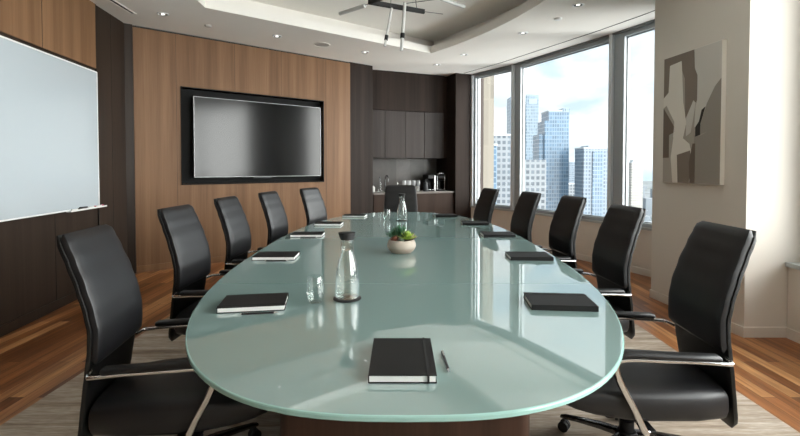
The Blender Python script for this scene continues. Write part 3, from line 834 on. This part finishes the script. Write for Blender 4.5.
for i, (x, y, a, lab) in enumerate(CH):
    c = chair0 if i == 0 else copy_tree(chair0)
    f = Vector((-math.sin(R(a)), math.cos(R(a))))
    q = Vector((x, y))+f*.44
    c.location = (q.x, q.y, .013); c.rotation_euler = (0, 0, R(a)); c['label'] = lab
    c.scale = (1.22 if i == 10 else 1.03 if i in (0, 5) else 1.09, 1, 1)

# ------------------------------------------------------------------ things on the table
TT = .7405
def make_notebook():
    t = thing('notebook', '', 'notebook', group='black notebooks laid out on the table')
    w, l = .105, .15
    bm = B(); box(bm, -w, w, -l, l, 0, .0028, bev=.001); box(bm, -w, w, -l, l, .0222, .025, bev=.001); box(bm, -w, -w+.003, -l, l, 0, .025, bev=.001)
    obj('cover', bm, M['cover'], t)
    bm = B(); box(bm, -w+.0026, w-.004, -l+.004, l-.004, .0029, .0221); obj('pages', bm, M['paper'], t)
    bm = B(); x0 = w-.030
    box(bm, x0, x0+.007, -l-.0009, l+.0009, .0251, .0260); box(bm, x0, x0+.007, -l-.0012, -l, .0, .0260); box(bm, x0, x0+.007, l, l+.0012, .0, .0260)
    obj('elastic_band', bm, M['elastic'], t)
    return t
def make_pen():
    t = thing('pen', '', 'pen', group='pens beside the notebooks')
    bm = B(); tube(bm, [(0, -.055, 0), (0, .066, 0)], .0048, 12); obj('barrel', bm, M['black_plastic'], t, smooth=True)
    bm = B(); lathe(bm, [(.0048, 0), (.0044, -.004), (.0012, -.016)], 12)
    for v in bm.verts: v.co = Vector((v.co.x, v.co.z-.055, v.co.y))
    obj('tip', bm, M['chrome'], t, smooth=True)
    bm = B(); box(bm, -.0016, .0016, .03, .066, .0048, .0062); box(bm, -.0016, .0016, .062, .068, -.001, .0062); tube(bm, [(0, .066, 0), (0, .071, 0)], .0035, 10)
    obj('clip', bm, M['chrome'], t, smooth=True)
    return t
NB = [  # x, y, rot, label, pen(dx,dy,rot) or None
    (.008, 1.505, 0, 'closed black notebook at the near end of the table, portrait way up'),
    (-.695, 2.135, -81, 'black notebook on the left side of the table, nearest the camera'),
    (-.90, 3.265, -88, 'black notebook second from the camera on the left side'),
    (-.885, 4.31, -89, 'black notebook third from the camera on the left side'),
    (-.81, 5.13, -92, 'black notebook fourth from the camera on the left side'),
    (-.60, 5.98, -96, 'black notebook furthest away on the left side'),
    (.765, 2.15, 85, 'black notebook on the window side of the table, nearest the camera'),
    (.935, 3.26, 88, 'black notebook second from the camera on the window side'),
    (.935, 4.31, 90, 'black notebook third from the camera on the window side'),
    (.86, 5.18, 88, 'black notebook fourth from the camera on the window side'),
    (.60, 6.0, 98, 'black notebook furthest away on the window side')]
nb0 = None
for x, y, a, lab in NB:
    t = make_notebook() if nb0 is None else copy_tree(nb0)
    nb0 = nb0 or t
    t.location = (x, y, TT); t.rotation_euler = (0, 0, R(a)); t['label'] = lab
PN = [(.153, 1.50, 3, 'black and chrome pen lying right of the near notebook'),
      (-.63, 2.0, 99, 'dark pen lying in front of the nearest notebook on the left side'),
      (-.86, 3.13, 92, 'dark pen in front of the second notebook on the left side'),
      (-.85, 4.18, 91, 'dark pen in front of the third notebook on the left side'),
      (.755, 2.31, 88, 'dark pen lying behind the nearest notebook on the window side'),
      (.90, 3.40, 88, 'dark pen behind the second notebook on the window side'),
      (.90, 4.45, 90, 'dark pen behind the third notebook on the window side')]
pn0 = None
for x, y, a, lab in PN:
    t = make_pen() if pn0 is None else copy_tree(pn0)
    pn0 = pn0 or t
    t.scale = (1, 1.15, 1); t.location = (x, y, TT+.005); t.rotation_euler = (0, 0, R(a)); t['label'] = lab

def make_carafe():
    t = thing('water_carafe', '', 'carafe', group='lidded water carafes on the table')
    bm = B(); lathe(bm, [(.066, 0), (.070, .002), (.070, .005), (.066, .007)], 40); obj('coaster', bm, M['rubber'], t, smooth=True)
    prof = [(.050, .0), (.057, .004), (.0585, .012), (.0600, .05), (.0590, .09), (.054, .14), (.044, .185), (.035, .215), (.0315, .245), (.032, .285), (.0340, .30)]
    pr = [(p.x, p.z) for p in smooth_path([(r, 0, z) for r, z in prof], 3)]
    inner = [(max(.002, r-.0022), z+(.004 if i < 4 else 0)) for i, (r, z) in enumerate(pr)]
    bm = B(); lathe(bm, pr+inner[::-1], 40, z=.0075); obj('vessel', bm, M['vessel'], t, smooth=True)
    wp = [(r-.0028, z+.0055) for r, z in pr if z < .235]; wp = [(.01, wp[0][1])]+[q for q in wp if q[1] >= .0055]
    bm = B(); lathe(bm, wp, 40, z=.0075); obj('water', bm, M['water'], t, smooth=True)
    bm = B(); lathe(bm, [(.031, .289), (.034, .291), (.0365, .302), (.0425, .318), (.0425, .325), (.034, .326)], 36, z=.0075); obj('lid', bm, M['rubber'], t, smooth=True)
    return t
ca = make_carafe(); ca.location = (-.264, 2.238, TT); ca['label'] = 'glass water carafe with black lid and coaster, near the camera'
cb = copy_tree(ca); cb.location = (.024, 5.52, TT); cb['label'] = 'glass water carafe with black lid near the far end of the table'
def make_tumbler():
    t = thing('drinking_glass', '', 'glass', group='stemless glasses on the table')
    prof = [(.020, 0), (.028, .002), (.034, .012), (.041, .04), (.043, .065), (.041, .10), (.036, .132)]
    pr = [(p.x, p.z) for p in smooth_path([(r, 0, z) for r, z in prof], 3)]
    inner = [(max(.004, r-.0016), max(z, .007)) for r, z in pr]
    bm = B(); lathe(bm, pr+inner[::-1], 36); obj('bowl', bm, M['vessel'], t, smooth=True)
    return t
ga = make_tumbler(); ga.location = (-.410, 2.165, TT); ga['label'] = 'empty stemless glass between the near carafe and the notebook'
gb = copy_tree(ga); gb.location = (-.165, 5.60, TT); gb['label'] = 'empty stemless glass beside the far carafe'

# planter bowl with succulents
pl = thing('succulent_planter', 'round cream ceramic bowl planted with green, lime and red succulents', 'potted plant', (.012, 3.46, TT))
bm = B()
pr = [(p.x, p.z) for p in smooth_path([(.060, 0, 0), (.078, 0, .004), (.098, 0, .025), (.110, 0, .050), (.108, 0, .075), (.099, 0, .095), (.093, 0, .101)], 3)]
lathe(bm, pr+[(.089, .100), (.088, .086)], 44)
for f in bm.faces: f.material_index = 1 if f.calc_center_median().z < .040 else 0
obj('bowl', bm, [M['terracotta'], M['ceramic_low']], pl, smooth=True)
bm = B(); lathe(bm, [(.089, .082), (.085, .092), (.03, .097)], 28); obj('soil', bm, M['soil'], pl)
def leaf(bm, base, d, L, w, t, up=.5):
    d = Vector(d).normalized(); side = d.cross(Vector((0, 0, 1)))
    if side.length < .1: side = Vector((1, 0, 0))
    side.normalize(); nr = side.cross(d).normalized(); rs = []
    for i, (q, k, b_) in enumerate(((0, .45, 0), (.25, .8, .02), (.55, 1, .03), (.8, .7, .03), (.95, .3, .0), (1, .06, -.02))):
        c = Vector(base)+d*L*q+nr*L*(q*q)*up*.4
        rs.append([c+side*w*k*math.cos(a)+nr*t*k*math.sin(a) for a in [2*PI*j/8 for j in range(8)]])
    rings(bm, rs)
def rosette(name, cx, cy, z, r, n_, layers, mat, w, t, lean=(0, 0)):
    bm = B()
    for ly in range(layers):
        el = .15+1.15*ly/max(1, layers-1); m = max(4, n_-ly*2)
        for i in range(m):
            a = 2*PI*i/m+ly*.5+random.uniform(-.1, .1)
            d = Vector((math.cos(a)*math.cos(el)+lean[0], math.sin(a)*math.cos(el)+lean[1], math.sin(el)))
            leaf(bm, (cx, cy, z+ly*.004), d, r*(1-.45*ly/layers)*random.uniform(.9, 1.08), w, t)
    obj(name, bm, mat, pl, smooth=True)
def two(name, a, b_):
    m, nt, bb = new_mat(name); n = noise(nt, coords(nt), 30, 2)
    nt.links.new(ramp(nt, n, [(.35, a), (.65, b_)]), bb.inputs['Base Color']); bb.inputs['Roughness'].default_value = .45; return m
g1 = two('dark_green_succulent', (.015, .075, .03), (.05, .15, .07)); g2 = two('lime_succulent', (.18, .30, .03), (.42, .52, .09))
g3 = two('red_succulent', (.16, .05, .035), (.30, .12, .075)); g4 = two('grey_green_succulent', (.12, .18, .13), (.25, .30, .22)); g5 = two('blush_succulent', (.35, .22, .18), (.5, .38, .32))
rosette('dark_green_rosette', -.015, .022, .112, .12, 12, 5, g1, .0085, .0035)
rosette('lime_rosette', .045, -.03, .106, .082, 10, 4, g2, .0085, .0035)
rosette('red_rosette', -.05, -.035, .095, .045, 10, 4, g3, .010, .004)
rosette('grey_green_rosette', -.008, -.055, .093, .036, 9, 3, g4, .009, .004)
rosette('blush_rosette', .070, .018, .10, .06, 9, 3, g5, .010, .004)
rosette('small_green_rosette', -.055, .02, .11, .075, 10, 4, g1, .008, .003)

# ------------------------------------------------------------------ the city outside
GZ = -110.
bm = B(); prism(bm, [(-1500, 15), (3600, 15), (3600, 3600), (-1500, 3600)], GZ-1, GZ)
m, nt, bb = new_mat('city_ground'); v = coords(nt)
n1 = noise(nt, v, .012, 5, .7); n2 = noise(nt, v, .05, 3, .6)
c = ramp(nt, n1, [(.35, (.07, .10, .09)), (.5, (.15, .17, .18)), (.65, (.24, .26, .28))])
nt.links.new(mix(nt, c, ramp(nt, n2, [(.4, (.7, .7, .7)), (.6, (1, 1, 1))]), .6, 'MULTIPLY'), bb.inputs['Base Color']); bb.inputs['Roughness'].default_value = .9
obj('ground', bm, m, kind='structure')

def px(x, D): return (x-400)/450*D           # only a ruler: width on the glass at distance D
def zy(y, D): return 1.4+(167-y)/450*D
F1 = facade('white_office_facade', (.25, .265, .28), (.11, .13, .15), 3.4, 3.9, .38, .42)  # window colour lightened to imitate distance haze
F2 = facade('blue_glass_facade', (.22, .29, .36), (.10, .17, .25), 2.2, 3.6, .22, .22, .15)  # blue facades made paler in colour to imitate haze
F3 = facade('pale_tower_facade', (.27, .33, .38), (.17, .23, .29), 1.8, 3.6, .35, .25)
F4 = facade('grid_tower_facade', (.24, .29, .34), (.12, .165, .22), 2.6, 3.3, .35, .35)
F5 = facade('cream_tower_facade', (.42, .39, .35), (.24, .24, .24), 2.6, 3.4, .5, .4)
F6 = facade('beige_stone_facade', (.20, .175, .14), (.17, .15, .12), 3.0, 6.0, .08, .03, .7)
F7 = facade('low_block_facade', (.24, .27, .30), (.13, .16, .20), 4., 4., .4, .4)
PL = pbr('roof_membrane', (.50, .53, .55), .8); DK = pbr('plant_screen', (.30, .36, .42), .6)
def tower(name, lab, cx, cy, w, d, ztop, mat, rot=0, extras=(), roof=True):
    t = thing(name, lab, 'building', (cx, cy, GZ), rot)
    hgt = ztop-GZ
    bm = B(); box(bm, -w/2, w/2, -d/2, d/2, 0, hgt); obj('tower_body', bm, mat, t)
    if roof:
        bm = B(); box(bm, -w/2-.3, w/2+.3, -d/2-.3, d/2+.3, hgt, hgt+1.2); obj('parapet', bm, PL, t)
    for nm, x0, x1, y0, y1, z0, z1, mt in extras:
        bm = B(); box(bm, x0, x1, y0, y1, z0-GZ, z1-GZ); obj(nm, bm, mt, t)
    return t
D = 310.
tower('office_block', 'white office block with square windows in the left window', px(497, D), D, px(426, D)+4, 26, zy(137, D), F1, 0,
      [('lower_wing', 10, 30, -12, 14, GZ, zy(160, D), F1), ('roof_plant', -5, 4, -6, 8, zy(137, D), zy(134, D), DK)])
D = 285.
tower('glass_block', 'narrow blue glass building left of the white office block', px(490, D), D, 6.5, 10, zy(146, D), F2, 0)
D = 62.
tower('stone_building', 'beige stone building at the left edge of the windows', px(475.3, D), D, 3.4, 8, 60, F6, 0, roof=False)
D = 520.
tower('slim_tower', 'tall slim pale tower rising behind the first window post', px(520.5, D), D, 27, 24, zy(106, D), F3, 0,
      [('crown', 2, 16, -14, 8, GZ, zy(97, D), F3), ('left_fin', -15, -11, -13, 5, GZ, zy(99, D), F3), ('sign_panel', 5, 14, -14.4, -14, zy(106, D), zy(101, D), DK)])
D = 430.
tower('stepped_tower', 'blue glass skyscraper with stepped roof in the middle window', px(554.5, D), D, 19, 22, zy(113, D), F2, 0,
      [('left_step', -13.5, -9, -12, 10, GZ, zy(122, D), F2), ('low_step', -18, -13, -10, 10, GZ, zy(135, D), F2), ('crown', 3, 9.8, -11.6, 9, zy(114, D), zy(110, D), F3)])
D = 400.
tower('grid_tower', 'broad blue-grey apartment tower right of the stepped skyscraper', px(592, D), D, 23, 20, zy(149, D), F4, 0,
      [('crown', -7, 8, -8, 8, zy(149, D), zy(146, D), DK), ('centre_bay', -4, 5, -10.8, -9, GZ, zy(152, D), F2)])
D = 600.
tower('cream_tower', 'distant cream tower in the rightmost window', px(634.5, D), D, 15, 14, zy(163, D), F5, 0, [('roof_plant', -4, 4, -4, 4, zy(163, D), zy(160, D), PL)])
D = 800.
tower('grey_midrise', 'grey mid-rise between the two blue towers', px(571.5, D), D, 20, 30, zy(162, D), F4, 0)
tower('pale_midrise', 'pale low block at the foot of the grid tower', px(572, 560), 560, 26, 20, zy(184, 560), F1, 0)
lo = None
k = 0
spots = []
while len(spots) < 150:
    D = random.uniform(640, 2600); x = random.uniform(480, 668) if len(spots) < 75 else random.uniform(668, 1250)
    q = (px(x, D), D, random.uniform(18, 42), random.uniform(18, 34), zy(random.uniform(186, 191), D) if D > 1300 else GZ+random.uniform(10, 42))
    if q[0] < 3400 and all(abs(q[0]-r[0]) > (q[2]+r[2])/2+3 or abs(q[1]-r[1]) > (q[3]+r[3])/2+3 for r in spots) and all(abs(q[0]-bx) > 45 or abs(q[1]-by) > 45 for bx, by in ((px(634, 600), 600), (px(571, 800), 800))):
        spots.append(q)
for X, D, w, d, zt in spots:
    if zt < GZ+8: zt = GZ+12
    if lo is None:
        bm = B(); box(bm, -.5, .5, -.5, .5, 0, 1); lo = obj('low_rise_building', bm, F7)
        o = lo
    else:
        o = lo.copy(); COL.objects.link(o)
    o.location = (X, D, GZ); o.scale = (w, d, zt-GZ)
    tag(o, 'small low-rise block among the distant streets', 'building', 'distant low-rise city blocks')

# ------------------------------------------------------------------ sky and light
SIDE_GLOW = 8.8; FRONT = .78
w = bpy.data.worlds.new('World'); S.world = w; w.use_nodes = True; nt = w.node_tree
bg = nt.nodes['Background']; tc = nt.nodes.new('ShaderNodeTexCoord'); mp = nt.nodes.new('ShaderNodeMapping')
mp.inputs['Scale'].default_value = (3.2, 3.2, 8.5); mp.inputs['Location'].default_value = (.4, .2, .3)
nt.links.new(tc.outputs['Generated'], mp.inputs['Vector'])
n1 = noise(nt, mp.outputs['Vector'], 1.2, 8, .55, .3)
cl = ramp(nt, n1, [(.37, (.62, .76, .89)), (.46, (.84, .91, .96)), (.54, (.98, .99, 1.0))])
# sky glow added out of view on the right to brighten the room
def wmath(op, a, b_=None, c=None):
    n = nt.nodes.new('ShaderNodeMath'); n.operation = op
    for i, v in enumerate((a, b_, c)):
        if v is None: continue
        if isinstance(v, (int, float)): n.inputs[i].default_value = v
        else: nt.links.new(v, n.inputs[i])
    return n.outputs[0]
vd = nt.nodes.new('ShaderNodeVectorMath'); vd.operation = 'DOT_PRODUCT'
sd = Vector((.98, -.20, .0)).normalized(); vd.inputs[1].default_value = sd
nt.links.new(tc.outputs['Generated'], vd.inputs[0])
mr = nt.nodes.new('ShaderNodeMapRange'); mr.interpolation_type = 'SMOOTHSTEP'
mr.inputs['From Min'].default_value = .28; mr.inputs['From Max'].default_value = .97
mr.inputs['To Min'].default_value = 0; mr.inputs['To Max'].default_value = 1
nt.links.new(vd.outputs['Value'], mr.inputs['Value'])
glow = wmath('MULTIPLY_ADD', mr.outputs[0], SIDE_GLOW-FRONT, FRONT)
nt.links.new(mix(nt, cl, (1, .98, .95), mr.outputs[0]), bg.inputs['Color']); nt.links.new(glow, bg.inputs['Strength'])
sun = bpy.data.lights.new('sun', 'SUN'); sun.energy = .5; sun.angle = R(4); sun.color = (1, .96, .9)
so = bpy.data.objects.new('sun', sun); COL.objects.link(so); so.rotation_euler = (R(48), 0, R(-35))

# ------------------------------------------------------------------ camera and view
cam = bpy.data.cameras.new('camera'); co = bpy.data.objects.new('camera', cam); COL.objects.link(co)
cam.sensor_width = 36; cam.lens = 20.25; cam.shift_y = -.049; cam.clip_start = .05; cam.clip_end = 8000
co.location = (0, 0, 1.4); co.rotation_euler = (R(88.5), 0, 0)
S.camera = co
S.view_settings.view_transform = 'Standard'; S.view_settings.look = 'None'
S.view_settings.gamma = 1; S.view_settings.use_curve_mapping = False
S.view_settings.exposure = 0.82
S.cycles.use_denoising = True
S.cycles.max_bounces = 10; S.cycles.diffuse_bounces = 5; S.cycles.glossy_bounces = 5
S.cycles.transparent_max_bounces = 16; S.cycles.transmission_bounces = 10
S.cycles.sample_clamp_indirect = 6
S.cycles.caustics_reflective = False; S.cycles.caustics_refractive = False
